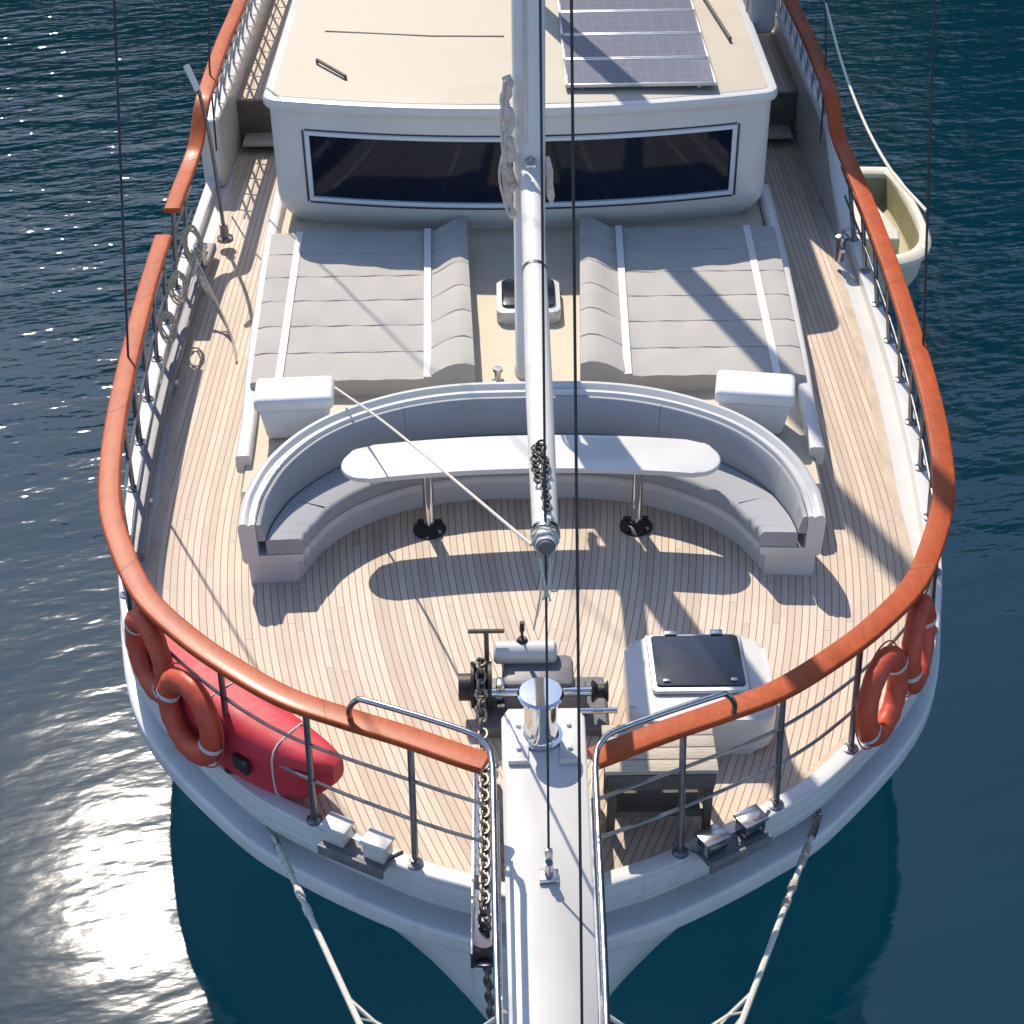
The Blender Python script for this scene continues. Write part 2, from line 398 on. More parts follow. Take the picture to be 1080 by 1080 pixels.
# raised after deck behind the steps, its bulwarks, and the steps
for s in (-1, 1):
    b = box(NB(), (HX + s * 2.98, 22.2, .30), (1.0, 6.0, .59), .01); d = obj('side_deck', b, TEAK, Y); obj('deck_riser', box(NB(), (HX + s * 2.98, 19.185, .29), (1.0, .02, .56), .003), DARKWOOD_SHADE, Y)  # riser face coloured dark to hold its shade
    obj('deck_step', box(NB(), (HX + s * 2.98, 19.02, .13), (.86, .34, .05), .012), OLDWOOD, Y)
    obj('step_riser', box(NB(), (HX + s * 2.98, 19.1, .05), (.84, .16, .09), .004), DARKWOOD_SHADE, Y)  # step riser dark too, its shade put into the colour
    bm = NB()
    ys = (16.3, 16.9, 17.4, 19, 25) if s > 0 else (17.9, 17.93, 18.0, 19, 25)
    path = [V(HX + s * x, y, 0) for x, y in zip((3.64, 3.62, 3.60, 3.58, 3.55), ys)]
    hz = [.14, .45, .82, .84, .86] if s > 0 else [.78, .82, .84, .84, .86]; rings = []
    for p, h in zip(path, hz):
        rings.append([bm.verts.new(p + V(a, 0, z)) for a, z in ((-.10, .02), (-.10, h - .02), (-.08, h), (.08, h), (.10, h - .02), (.10, .02))])
    for A, B in zip(rings, rings[1:]):
        for k in range(6): bm.faces.new((A[k], A[(k + 1) % 6], B[(k + 1) % 6], B[k]))
    bm.faces.new(rings[0]); bm.faces.new(rings[-1][::-1])
    obj('bulwark', bm, WHITE, Y)
    # diamond lattice of thin bars standing on the raised bulwark
    bm = NB(); y0 = 17.4 if s > 0 else 18.0
    for k in range(16):
        ya = y0 + k * .44; xx = HX + s * 3.56
        tube(bm, [(xx, ya, .83), (HX + s * 3.47, ya + .44, 1.45)], .014, 6); tube(bm, [(xx, ya + .44, .83), (HX + s * 3.47, ya, 1.45)], .014, 6)
    tube(bm, [(HX + s * 3.515, y0, 1.14), (HX + s * 3.515, y0 + 7.0, 1.14)], .012, 6)
    obj('lattice_guard', bm, STEEL, Y)

# handrail: wide varnished cap
RH = [(0, 7.04, 1.05), (.36, 7.19, 1.05), (.80, 7.41, 1.05), (1.2, 7.59, 1.05), (1.6, 7.79, 1.05), (2.0, 8.1, 1.05), (2.36, 8.44, 1.05), (2.71, 8.87, 1.05),
      (2.97, 9.41, 1.05), (3.16, 9.95, 1.05), (3.28, 10.6, 1.05), (3.37, 11.4, 1.05), (3.43, 12.3, 1.05), (3.49, 13.5, 1.05), (3.52, 14.7, 1.05), (3.53, 15.5, 1.05),
      (3.52, 16.3, 1.06), (3.48, 16.62, 1.18), (3.44, 16.92, 1.44), (3.43, 17.3, 1.50), (3.44, 18.6, 1.52), (3.42, 20, 1.52), (3.36, 25, 1.55)]
rp = smooth(RH, 6)
RPL = [V(HX - .03 - p.x, p.y, p.z) for p in rp]; RPR = [V(HX - .02 + p.x, p.y, p.z) for p in rp]
capw = rrect(-.085, .085, -.055, 0, .018)
def cut(path, t0, t1): return [p for p in path if t0(p) and t1(p)]
segs = [cut(RPL, lambda p: p.x < -.33, lambda p: p.y < 14.6), cut(RPL, lambda p: p.y > 15.05, lambda p: True), cut(RPR, lambda p: p.x > .28, lambda p: True)]
for sgm in segs:
    hr = obj('handrail', sweep(NB(), sgm, capw), WOOD, Y)
    s_ = 1.15
    while s_ < plen(sgm) - .3:                 # dark glue line of each scarf joint
        p, q = along(sgm, s_), along(sgm, s_ + .05); d = (q - p).normalized(); n_ = V(-d.y, d.x, 0)
        obj('scarf_joint', tube(NB(), [p + n_ * .083 - d * .06 + V(0, 0, -.0005), p - n_ * .083 + d * .06 + V(0, 0, -.0005)], .0022, 6), DARKWOOD_SHADE, hr)
        s_ += random.uniform(1.7, 2.3)
# two horizontal guard bars below the cap, and the stanchions
def toe(side, y):                          # toe rail top at this y
    h = [p for p in EDGE if (p.x - HX) * side > 0]
    a = min(h, key=lambda p: abs(p.y - y)); return a
for side, path in ((-1, segs[0]), (-1, [p for p in segs[1] if p.y < 16.4]), (1, [p for p in segs[2] if p.y < 16.6])):
    for f in (.36, .68):
        pts = []
        for p in path:
            q = min(EDGE, key=lambda e: (e - V(p.x * 1.05, p.y - .12, 0)).length)
            i = EDGE.index(q); b = q + EN[i] * .07 + V(0, 0, .12); b = V(b.x, b.y, .12)
            pts.append(b.lerp(p - V(0, 0, .05), f))
        obj('guard_bar', tube(NB(), smooth(pts[::3] + ([pts[-1]] if (len(pts) - 1) % 3 else []), 3), .013, 8), TUBE, Y)
def stanchion(b, t, brace=False):
    bm = NB(); d = V(*t) - V(*b)
    tube(bm, [b, V(*b) + d], .023, 10); lathe(bm, [(.055, 0), (.055, .012), (.03, .02), (.026, .05)], b, 14)
    if brace:
        s = 1 if b[0] > 0 else -1
        a = V(b[0] - s * .13, b[1] - .02, .03); tube(bm, [a, V(*b) + d * .45], .013, 8); box(bm, a, (.07, .07, .02), .005)
    obj('stanchion', bm, TUBE, Y)
for side in (-1, 1):
    e = [(p, EN[i]) for i, p in enumerate(EDGE) if (p.x - HX) * side > -.001]
    if side < 0: e = e[::-1]
    line = [p + n * .065 + V(0, 0, .115) for p, n in e]
    rail = [p for p in (RPL if side < 0 else RPR) if p.y < 16.7]
    s = .86 if side < 0 else 1.0
    L = plen(line)
    while True:
        b = along(line, s)
        if b.y > 16.5: break
        def near(a, c):
            d = c - a; k = max(0, min(1, (V(b.x, b.y, a.z) - a).dot(d) / max(1e-9, d.dot(d)))); return a + d * k
        t = min((near(a, c) for a, c in zip(rail, rail[1:])), key=lambda p: (V(p.x, p.y, 0) - V(b.x, b.y, 0)).length)
        if b.y < 8.4:
            for a, c in zip(rail, rail[1:]):
                if (a.x - b.x) * (c.x - b.x) <= 0 and a.x != c.x: t = a.lerp(c, (b.x - a.x) / (c.x - a.x)); break
        if not (side < 0 and 14.65 < t.y < 15.0):
            stanchion(tuple(b), tuple(t - V(0, 0, .05)), brace=False)
        s += .80 if b.y < 8.2 else .74

# ------------------------------------------------------------------ cabin trunk and wheelhouse
def trunk_path(o=0):
    half = [(0, 12.10), (.6, 12.08), (1.12, 11.96), (1.58, 11.71), (1.95, 11.38), (2.2, 10.98), (2.26, 10.85), (2.40, 10.88), (2.455, 11.0), (2.50, 12.0), (2.56, 12.8), (2.64, 14.2), (2.70, 15.6), (2.72, 16.6)]
    return [V(HX + .02 - x, y, 0) for x, y in half[::-1]] + [V(HX + .02 + x, y, 0) for x, y in half[1:]]
TP = trunk_path()
bm = NB(); N = normals(TP); rings = []
for i, p in enumerate(TP):
    rings.append([bm.verts.new(p + N[i] * a + V(0, 0, z)) for a, z in ((0, .004), (.03, .40), (.05, .44))])
for A, B in zip(rings, rings[1:]):
    for k in range(2): bm.faces.new((A[k], A[k + 1], B[k + 1], B[k]))
fc = smooth([(0, 12.14, 0), (.6, 12.10, 0), (1.12, 11.98, 0), (1.58, 11.74, 0), (1.95, 11.42, 0), (2.18, 11.1, 0), (2.30, 10.95, 0), (2.45, 10.95, 0)], 4)
xs = [p.x for p in fc]; cols = []
for sx in [-p.x for p in fc[::-1]] + xs[1:]:
    yf = min(fc, key=lambda p: abs(p.x - abs(sx))).y; u = sx / 2.45
    cols.append([bm.verts.new((HX + .02 + u * (2.40 + .038 * (y - 10.95)), y, .441)) for y in [yf + (16.6 - yf) * q / 6 for q in range(7)]])
for A, B in zip(cols, cols[1:]):
    for q in range(6): bm.faces.new((A[q], A[q + 1], B[q + 1], B[q]))
trunk = obj('cabin_trunk', bm, CREAMD, Y)
for s in (-1, 1):
    pts = [p + V(0, 0, .42) for p in TP if (p.x - HX) * s > 2.43 and p.y > 10.99]
    pts = [p for p in smooth([tuple(q) for q in pts], 6) if p.y > 11.3]
    if s > 0: pts = pts
    obj('trunk_rim', sweep(NB(), smooth([tuple(p) for p in pts], 4), rrect(-.03, .10, -.06, .12, .03)), WHITE, trunk)

def front(nf=40):
    half = []
    for k in range(nf + 1):
        x = 2.42 * k / nf; half.append((x, 15.56 + .30 * (x / 2.42) ** 2.0))
    for k in range(1, 7):
        a = R(-72 + 72 * k / 6); half.append((2.45 + .15 * math.cos(a), 16.02 + .15 * math.sin(a)))
    for y in (16.6, 17.5, 19, 21, 24): half.append((2.60, y))
    return [V(HX + .01 - x, y, 0) for x, y in half[::-1]] + [V(HX + .01 + x, y, 0) for x, y in half[1:]]
FP = front(); FN = normals(FP)
bm = NB(); lev = [(.34, .30), (.05, .03)]
levels = [(.30, .30), (.44, .22), (.58, .10), (.68, .02), (.80, .0), (1.56, .0), (1.60, .0), (1.80, .0)]
rings = [[bm.verts.new(p + FN[i] * (n if p.y < 16.7 else n * .3) + V(0, 0, z)) for z, n in levels] for i, p in enumerate(FP)]
def isfront(p): return abs(p.x - HX - .01) < 2.27 and p.y < 15.95
for i in range(len(FP) - 1):
    for k in range(len(levels) - 1):
        if k == 4 and isfront(FP[i]) and isfront(FP[i + 1]): continue
        bm.faces.new((rings[i][k], rings[i][k + 1], rings[i + 1][k + 1], rings[i + 1][k]))
house = obj('wheelhouse', bm, WHITE, Y)
WP = [p for p in FP if isfront(p)]
bm = NB()
for z0, z1 in ((.795, .835), (1.525, 1.565)): sweep(bm, WP, rrect(-.012, .06, z0, z1, .006))
for p in (WP[0], WP[-1]):
    box(bm, p + V(.02 if p.x < 0 else -.02, .02, 1.18), (.045, .075, .69), .006)
frame = obj('window_frame', bm, TRIM, house)
bm = NB()
for z0, z1 in ((.768, .786), (1.574, 1.592)): sweep(bm, WP, rrect(-.006, .02, z0, z1, .003))
for p in (WP[0], WP[-1]): box(bm, p + V(-.022 if p.x < 0 else .022, .0, 1.18), (.018, .02, .80), .003)
obj('window_gasket', bm, GASKET, house)
mid = len(WP) // 2
for seg in (WP[:mid + 1], WP[mid:]):
    seg = seg[:]; 
    obj('window_pane', sweep(NB(), seg, [(.03, .83), (.03, 1.53), (.04, 1.53), (.04, .83)]), GLASS, house)
obj('window_mullion', box(NB(), (HX + .01, 15.575, 1.18), (.07, .07, .69), .01), TRIM, house)
# roof: white lip and cambered cream top
rl = [(-.02, 1.79), (-.05, 1.80), (-.06, 1.82), (-.06, 1.87), (-.045, 1.895), (-.01, 1.905), (.05, 1.905), (.05, 1.79)]
obj('roof_edge', sweep(NB(), FP, rl), WHITE, house)
bm = NB(); k = len(FP); cols = 16; rows = []
for i in range(k // 2):
    a = FP[i] + FN[i] * .045; b = FP[k - 1 - i] + FN[k - 1 - i] * .045; r_ = []
    for j in range(cols + 1):
        p = a.lerp(b, j / cols); hw = max(.3, abs(b.x - a.x) / 2); u = (j / cols - .5) * 2
        depth = min(1, (FP[i].y - 15.55) * 2 + .08)
        r_.append(bm.verts.new(V(p.x, p.y, 1.908 + .045 * (1 - u * u) * depth)))
    rows.append(r_)
for A, B in zip(rows, rows[1:]):
    for j in range(cols): bm.faces.new((A[j], A[j + 1], B[j + 1], B[j]))
obj('roof', bm, CREAM, house)
obj('roof_panel', sweep(NB(), [V(-2.2, 17.78, 1.925), V(-1, 17.5, 1.95), V(-.2, 17.44, 1.957)], rrect(-.012, .012, 0, .012, .004)), CREAMD, house)
for a, b in (((-2.2, 16.78), (-1.86, 16.29)), ((2.13, 18.6), (2.27, 17.25))):
    obj('grab_rail_and_shadow', tube(NB(), [(a[0], a[1], 1.93), (a[0], a[1], 1.965), (b[0], b[1], 1.965), (b[0], b[1], 1.93)], .018, 8), DARKWOOD_SHADE, house)  # left is a grab rail; right is a shadow drawn as a dark bar

# ------------------------------------------------------------------ masts, boom, bowsprit, rigging
mast = obj('mast', lathe(NB(), [(.15, .44), (.15, .50), (.137, .52), (.137, 9), (.11, 17.9), (.06, 18)], (0, 12.8, 0), 32), MAST, Y)
obj('mast_track', box(NB(), (-.03, 12.662, 6), (.03, .012, 6.5)), ALU, mast)
obj('mast', lathe(NB(), [(.14, 1.9), (.14, 9), (.11, 18.9), (.06, 19)], (.02, 18.75, 0), 28), MAST, Y)
boom = obj('boom', tube(NB(), [(.01, 12.62, 2.50), (.01, 12.2, 2.51), (0, 9, 2.58), (0, 7.45, 2.60), (0, 7.30, 2.60)], [.085, .09, .09, .076, .060], 24), MAST, Y)
for r_, c in ((.101, (.005, 10.75, 2.541)), (.09, (0, 7.42, 2.6))): obj('boom_band', lathe(NB(), [(r_ - .004, -.02), (r_ - .004, .02)], c, 24, Matrix.Rotation(R(90), 3, 'X')), STEEL, boom)
bm = NB(); box(bm, (.01, 12.6, 2.5), (.10, .16, .22), .015); tube(bm, [(.01, 12.62, 2.36), (.01, 12.62, 2.64)], .02, 10)
obj('boom_end', lathe(NB(), [(.060, -.03), (.062, 0), (.045, .03), (.02, .035)], (0, 7.31, 2.6), 20, Matrix.Rotation(R(90), 3, 'X')), GREYM, boom)
obj('gooseneck', bm, STEEL, mast)
for s in (-1, 1): obj('spreader', tube(NB(), [(s * .1, 12.8, 10.6), (s * 2.5, 12.85, 10.75)], .045, 10), MAST, mast)
# bowsprit plank
bs = [(-.285, 8.05), (-.24, 8.14), (.24, 8.14), (.285, 8.05), (.275, 7.2), (.245, 5.4), (.20, 2.4), (.12, 2.25), (-.12, 2.25), (-.20, 2.4), (-.245, 5.4), (-.275, 7.2)]
sprit = obj('bowsprit', prism(NB(), bs, .40, .58, .02), WHITE, Y)
bm = NB()
for s in (-1, 1):
    prism(bm, rounded(*(sorted((s * .105, s * .235))), 7.62, 8.04, .03), .581, .60, .006)
    for yy in (7.72, 7.94): lathe(bm, [(.018, 0), (.018, .018), (.01, .022)], (s * .17, yy, .60), 10)
    box(bm, (s * .17, 7.60, .60), (.14, .025, .04), .005)
obj('cheek_plate', bm, WHITE, sprit)
bm = NB(); box(bm, (0, 6.62, .60), (.12, .10, .035), .01); tube(bm, [(0, 6.62, .61), (0, 6.62, .72)], .028, 10); box(bm, (0, 6.645, .75), (.05, .04, .12), .012)
obj('stay_fitting', bm, STEEL, sprit)
bm = NB(); prism(bm, [(-.20, 8.1), (.20, 8.1), (.17, 7.1), (.12, 6.9), (-.12, 6.9), (-.17, 7.1)], .004, .40)
obj('bowsprit_bed', bm, WHITE, sprit)
# pulpit hand rails of bent steel tube
for s in (-1, 1):
    pts = [(s * 1.22, 7.56, 1.02), (s * 1.225, 7.56, 1.12), (s * 1.17, 7.55, 1.21), (s * 1.07, 7.50, 1.24), (s * .50, 7.25, 1.23), (s * .36, 7.16, 1.20), (s * .315, 7.02, 1.17), (s * .305, 6.6, 1.14), (s * .28, 5.2, 1.10), (s * .20, 3.0, 1.05)]
    p = obj('pulpit_rail', tube(NB(), smooth([(x + HX * .4, y, z) for x, y, z in pts], 6), .020, 10), STEEL, Y)
    bm = NB()
    for yy, zz in ((7.0, 1.17), (5.35, 1.11), (3.6, 1.06)):
        xx = s * (.305 - (7 - yy) * .018); tube(bm, [(xx - .02, yy, zz), (xx - .02, yy, .50)], .016, 8)
    tube(bm, [(s * .29 - .02, 7.0, .86), (s * .27 - .02, 5.35, .84), (s * .22 - .02, 3.6, .80)], .013, 8)
    obj('pulpit_post', bm, STEEL, p)
# standing rigging
rig = [((0, 6.645, .80), (0, 12.7, 15.4), .0075), ((.065, 3.0, .62), (.065, 12.68, 17.8), .0062)]
for a, b, r_ in rig: obj('stay', wire(a, b, r_), WIRE, Y)
for s in (-1, 1):
    bm = tube(NB(), [(HX + s * 3.50, 12.15, .2), (HX + s * 3.46, 12.15, 1.0), (s * 2.5, 12.85, 10.75), (s * .08, 12.8, 17.5)], .011, 8)
    obj('shroud', bm, WIRE, Y)
    bm = tube(NB(), [(HX + s * 3.50, 17.6, .6), (HX + s * 3.46, 17.6, 1.6), (s * 2.5, 18.75, 11.4), (s * .08, 18.75, 18.4)], .011, 8)
    obj('shroud', bm, WIRE, Y)

# ------------------------------------------------------------------ hatches, fairleads, davit
bm = NB(); prism(bm, rounded(.62, 1.66, 8.24, 9.16, .17, 6), .006, .34, .06, 4)
h = obj('deck_hatch', bm, WHITE, Y)
bm = NB(); prism(bm, rounded(.79, 1.49, 8.50, 9.13, .04, 4), .341, .375, .01); obj('hatch_frame', bm, ALU, h)
bm = NB(); prism(bm, rounded(.82, 1.46, 8.55, 9.10, .03, 4), .376, .388, .004); obj('hatch_pane', bm, ACRYL, h)
for x in (.97, 1.31): obj('hatch_hinge', box(NB(), (x, 9.125, .385), (.09, .05, .03), .006), STEEL, h)
for x in (.90, 1.38): obj('hatch_latch', box(NB(), (x, 8.60, .395), (.05, .03, .015), .004), STEEL, h)
bm = NB(); prism(bm, rounded(-.31, .31, 13.70, 14.38, .07, 5), .441, .57, .02); sk = obj('skylight', bm, WHITE, Y)
bm = NB(); prism(bm, rounded(-.26, .26, 13.80, 14.33, .05, 5), .571, .60, .008); obj('skylight_pane', bm, ACRYL, sk)
bm = NB(); lathe(bm, [(.06, .44), (.06, .46), (.03, .47), (.03, .56), (.045, .57), (.045, .60)], (-.30, 12.62, 0), 14); obj('deck_fitting', bm, STEEL, Y)
for s, cx, cy, ang in ((-1, -1.23, 7.29, -28), (1, 1.22, 7.30, 30)):
    M = Matrix.Rotation(R(ang), 3, 'Z'); c = V(cx, cy, 0)
    def put(bm, p, sz, bev=.008): box(bm, c + M @ V(*p), sz, bev, M)
    bm = NB(); put(bm, (0, -.02, .135), (.50, .14, .03)); put(bm, (0, -.11, .12), (.50, .025, .09))
    f = obj('fairlead', bm, GREYM, Y)
    for u in (-.16, .15):
        bm = NB(); put(bm, (u, .0, .215), (.16, .13, .13), .012); put(bm, (u, .0, .287), (.19, .15, .02), .005); obj('fairlead_block', bm, STEEL if s > 0 else WHITE, f)
    for u in (-.27, .27): obj('fairlead_horn', tube(NB(), [c + M @ V(u * .85, 0, .15), c + M @ V(u * 1.2, .02, .24)], .014, 8), STEEL, f)
bm = NB(); lathe(bm, [(.09, .10), (.09, .14), (.05, .16), (.045, .30)], (HX - 3.28, 16.3, 0), 16)
tube(bm, smooth([(HX - 3.28, 16.3, .2), (HX - 3.30, 16.3, 1.2), (HX - 3.34, 16.25, 1.78), (HX - 3.35, 16.22, 1.86)], 4), .021, 10)
dv = obj('davit', bm, TUBE, Y)
obj('davit_arm', tube(NB(), [(HX - 3.35, 16.22, 1.86), (HX - 3.46, 16.32, 2.10)], .034, 12), MAST, dv)
# side rope lockers on the bulwark ends (white mooring bitts)
for s in (-1, 1):
    bm = NB(); lathe(bm, [(.05, .1), (.05, .34), (.075, .36), (.075, .39), (.04, .41)], (HX + s * 3.42, 15.6, 0), 16); tube(bm, [(HX + s * 3.42, 15.45, .28), (HX + s * 3.42, 15.75, .28)], .02, 8)
    obj('mooring_bitt', bm, STEEL, Y)

# ------------------------------------------------------------------ curved lounge sofa and table
S = thing('lounge_sofa', 'white curved U-shaped sofa with grey cushions wrapped round the white table', 'sofa', (0, 11.9, 0))
half = [(0, 12.06), (.6, 12.04), (1.1, 11.92), (1.55, 11.68), (1.92, 11.36), (2.18, 10.98), (2.30, 10.62), (2.325, 10.4), (2.32, 10.25)]
hs = smooth([(x, y, 0) for x, y in half], 7)
SP = [V(-.035 + p.x, p.y, 0) for p in hs[::-1]] + [V(-.035 - p.x, p.y, 0) for p in hs[1:]]
def sk_(t): return .66 + .34 * min(1, 2.6 * min(t, 1 - t))
def zk(t, z):                               # rim and backrest drop towards the two ends
    k = sstep(0, .30, min(t, 1 - t)); return z if z < .46 else .46 + (z - .46) * (.42 + .52 * k)
# outer shell with a double rim; n = 0 outside, positive towards the table
shell = [(0, .26), (-.012, .70), (.0, .80), (.035, .84), (.075, .845), (.10, .82), (.115, .80), (.135, .80), (.15, .825), (.185, .825), (.20, .80), (.20, .30), (.72, .30), (.735, .285), (.735, .235), (.70, .225), (.03, .225)]
obj('sofa_shell', sweep(NB(), SP, lambda t: [(x * sk_(t), zk(t, z)) for x, z in shell]), WHITE, S)
pp = [SP[0].lerp(SP[1], .9)] + SP[2:-2] + [SP[-1].lerp(SP[-2], .9)]
obj('sofa_plinth', sweep(NB(), pp, rrect(.06, .66, .004, .224, .01), scale=sk_), WHITE, S)
n_ = len(SP)
cuts = [0, .17, .36, .64, .83, 1]
for a, b in zip(cuts, cuts[1:]):
    i0, i1 = int(a * (n_ - 1)), int(b * (n_ - 1))
    seg = SP[i0:i1 + 1]
    sub = [seg[0] + (seg[1] - seg[0]).normalized() * .007] + seg[1:-1] + [seg[-1] + (seg[-2] - seg[-1]).normalized() * .007]
    def bp(t, a=a, b=b): return [(x * sk_(a + (b - a) * t), zk(a + (b - a) * t, z)) for x, z in ((.205, .44), (.205, .77), (.215, .80), (.245, .80), (.262, .78), (.30, .50), (.30, .44))]
    obj('backrest_cushion', sweep(NB(), sub, bp), SOFA, S)
for a, b in zip(cuts, cuts[1:]):
    i0, i1 = int(a * (n_ - 1)), int(b * (n_ - 1))
    seg = SP[i0:i1 + 1]; sub = [seg[0] + (seg[1] - seg[0]).normalized() * .007] + seg[1:-1] + [seg[-1] + (seg[-2] - seg[-1]).normalized() * .007]
    def cp(t, a=a, b=b): return [(x * sk_(a + (b - a) * t), z) for x, z in ((.302, .305), (.302, .43), (.32, .45), (.70, .45), (.735, .435), (.75, .41), (.75, .345), (.735, .315), (.71, .305))]
    obj('seat_cushion', sweep(NB(), sub, cp), SOFA, S)

T = thing('lounge_table', 'long white table with rounded ends on two steel pedestals', 'table', (0, 11, 0))
def tc(x): return 11.02 - .062 * x * x
out = []
X0, X1, HW = -1.33, 1.27, .245
for k in range(25):
    x = X0 + (X1 - X0) * k / 24; out.append((x, tc(x) - HW))
for k in range(1, 16):
    a = R(-90 + 180 * k / 16); out.append((X1 + .25 * math.cos(a), tc(X1) - .03 * math.cos(a) + HW * math.sin(a)))
for k in range(25):
    x = X1 + (X0 - X1) * k / 24; out.append((x, tc(x) + HW))
for k in range(1, 16):
    a = R(90 + 180 * k / 16); out.append((X0 + .25 * math.cos(a), tc(X0) + .03 * math.cos(a) + HW * math.sin(a)))
obj('table_top', prism(NB(), out, .71, .755, .016), WHITE, T)
for x in (-.89, .86):
    bm = NB(); lathe(bm, [(.048, .03), (.048, .67)], (x, 10.97, 0), 20); lg = obj('table_leg', bm, CHROME, T)
    bm = NB(); lathe(bm, [(.14, .006), (.14, .02), (.10, .035), (.06, .045), (.055, .07)], (x, 10.97, 0), 24)
    for q in range(4): lathe(bm, [(.03, .006), (.03, .045), (.02, .05)], (x + .11 * math.cos(q * 1.57 + .78), 10.97 + .11 * math.sin(q * 1.57 + .78), 0), 10)
    obj('leg_base', bm, BLACK, lg)
    obj('leg_bracket', box(NB(), (x, 10.97, .685), (.13, .13, .045), .008), BLACK, lg)

# ------------------------------------------------------------------ sun pads
def sun_pad(s, label):
    t = thing('sun_pad', label, 'sun pad', (s * 1.5, 13.8, .44), 'sun pads on the cabin top')
    rows = 6; y0, y1 = 12.42, 15.42
    def sect(x):            # height of the pad over the cabin top; it swells to a bolster at the inner side
        inner = sstep(.98, .62, x); return .17 + .125 * inner
    for k in range(rows):
        ya = y0 + (y1 - y0) * k / rows + .004; yb = y0 + (y1 - y0) * (k + 1) / rows - .004
        bm = NB(); cols = 26; st = []
        prof = [(0, 0), (0, .92), (.003, .975), (.009, .995), (.03, 1), (.5, 1.0), (.97, 1), (.991, .995), (.997, .975), (1, .92), (1, 0)]
        for j in range(cols + 1):
            u = j / cols; row = []
            for f, hh in prof:
                y = ya + (yb - ya) * f; q = (y - y0) / (y1 - y0)
                xi = .475 + .12 * q; xo = 2.50 + .14 * q
                x = xi + (xo - xi) * u
                e = 1 if 0 < j < cols else .9
                yy = y + .06 * sstep(.98, .62, x)
                row.append(bm.verts.new((HX * .6 + s * x, yy, .442 + sect(x) * hh * e + (random.uniform(-.002, .002) + .006 * math.sin(x * 7.3 + k * 2.1) * math.sin(f * 3.1) + .004 * math.sin(x * 17 + k * 5)) * (hh > .9))))
            st.append(row)
        for A, B in zip(st, st[1:]):
            for m in range(len(prof) - 1): bm.faces.new((A[m], A[m + 1], B[m + 1], B[m]))
        for rr in (st[0], st[-1]): bm.faces.new(rr)
        obj('pad_cushion', bm, PAD, t, 35)
    for xa, xb in ((.90, 1.00), (2.24, 2.34)):
        bm = NB(); pts = [V(HX * .6 + s * (xa + (xb - xa) * q), y0 + .005 + (y1 - y0 - .01) * q, .442 + sect(xa) + .006) for q in [i / 12 for i in range(13)]]
        pts = pts[:]
        rings = []
        for p in pts: rings.append([bm.verts.new(p + V(a, 0, z)) for a, z in ((-.035, 0), (.035, 0), (.035, .006), (-.035, .006))])
        for A, B in zip(rings, rings[1:]):
            for m in range(4): bm.faces.new((A[m], A[(m + 1) % 4], B[(m + 1) % 4], B[m]))
        bm.faces.new(rings[0]); bm.faces.new(rings[-1][::-1])
        obj('strap', bm, STRAP, t)
    return t
sun_pad(-1, 'pale grey sun pad left of the mast, crossed only by thin rope shadows')
sun_pad(1, 'pale grey sun pad right of the mast, crossed by a broad dark mast shadow')

# white covered boxes at the forward corners of the cabin top
def cover_box(x, y, rz, label):
    t = thing('covered_box', label, 'storage box', (x, y, .44), 'white covered boxes behind the sofa')
    bm = NB(); box(bm, (x, y, .61), (.62, .34, .33), .05, Matrix.Rotation(R(rz), 3, 'Z'), .84, 3); obj('box_body', bm, BOXW, t)
    bm = NB(); box(bm, (x, y, .83), (.68, .40, .13), .045, Matrix.Rotation(R(rz), 3, 'Z'), 1, 4); obj('box_cushion', bm, BOXW, t)
cover_box(-2.05, 11.86, 3, 'white covered box beside the left sun pad, behind the left sofa arm')
cover_box(1.92, 11.83, -9, 'white covered box beside the right sun pad, behind the right sofa arm')

# ------------------------------------------------------------------ solar panels
names = ['solar panel nearest the wheelhouse window, at the front of its row', 'second solar panel back from the wheelhouse window', 'third solar panel back from the wheelhouse window', 'solar panel farthest back on the roof, cut by the picture edge']
for k in range(4):
    c = V(1.195, 16.22 + k * .742, 1.99)
    t = thing('solar_panel', names[k], 'solar panel', c, 'solar panels on the wheelhouse roof')
    bm = NB()
    for dx in (-.762, .762): box(bm, c + V(dx, 0, 0), (.026, .725, .04), .004)
    for dy in (-.3495, .3495): box(bm, c + V(0, dy, 0), (1.498, .026, .04), .004)
    for dx in (-.6, .6): box(bm, c + V(dx, 0, -.04), (.04, .6, .04))
    obj('panel_frame', bm, ALU, t)
    o = obj('panel_cells', box(NB(), c + V(0, 0, .004), (1.498, .673, .012)), SOLAR, t)

# ------------------------------------------------------------------ foredeck gear
Wd = thing('windlass', 'grey anchor windlass with dark chain wheel at the heel of the bowsprit', 'windlass', (-.1, 8.75, 0))
bm = NB(); box(bm, (0, 8.72, .05), (.95, .55, .09), .02); obj('windlass_bed', bm, GREYM, Wd)
bm = NB(); box(bm, (-.02, 8.78, .23), (.52, .34, .28), .05); box(bm, (.22, 8.66, .19), (.22, .2, .2), .03); obj('windlass_body', bm, GREYM, Wd)
RX = Matrix.Rotation(R(90), 3, 'Y')
bm = NB(); lathe(bm, [(.06, -.34), (.085, -.32), (.085, .10), (.06, .12)], (.0, 8.90, .42), 24, RX); obj('windlass_drum', bm, WHITE, Wd)
bm = NB(); lathe(bm, [(.17, -.075), (.17, -.05), (.11, -.03), (.11, .03), (.17, .05), (.17, .075)], (-.43, 8.72, .27), 26, RX)
for q in range(10):
    a = q * .628; box(bm, (-.43, 8.72 + .13 * math.cos(a), .27 + .13 * math.sin(a)), (.04, .05, .05), .008, Matrix.Rotation(a, 3, 'X'))
obj('chain_wheel', bm, DARKM, Wd)
bm = NB(); lathe(bm, [(.10, -.05), (.10, .05), (.05, .055)], (-.545, 8.72, .25), 20, RX); obj('clutch_disc', bm, DARKM, Wd)
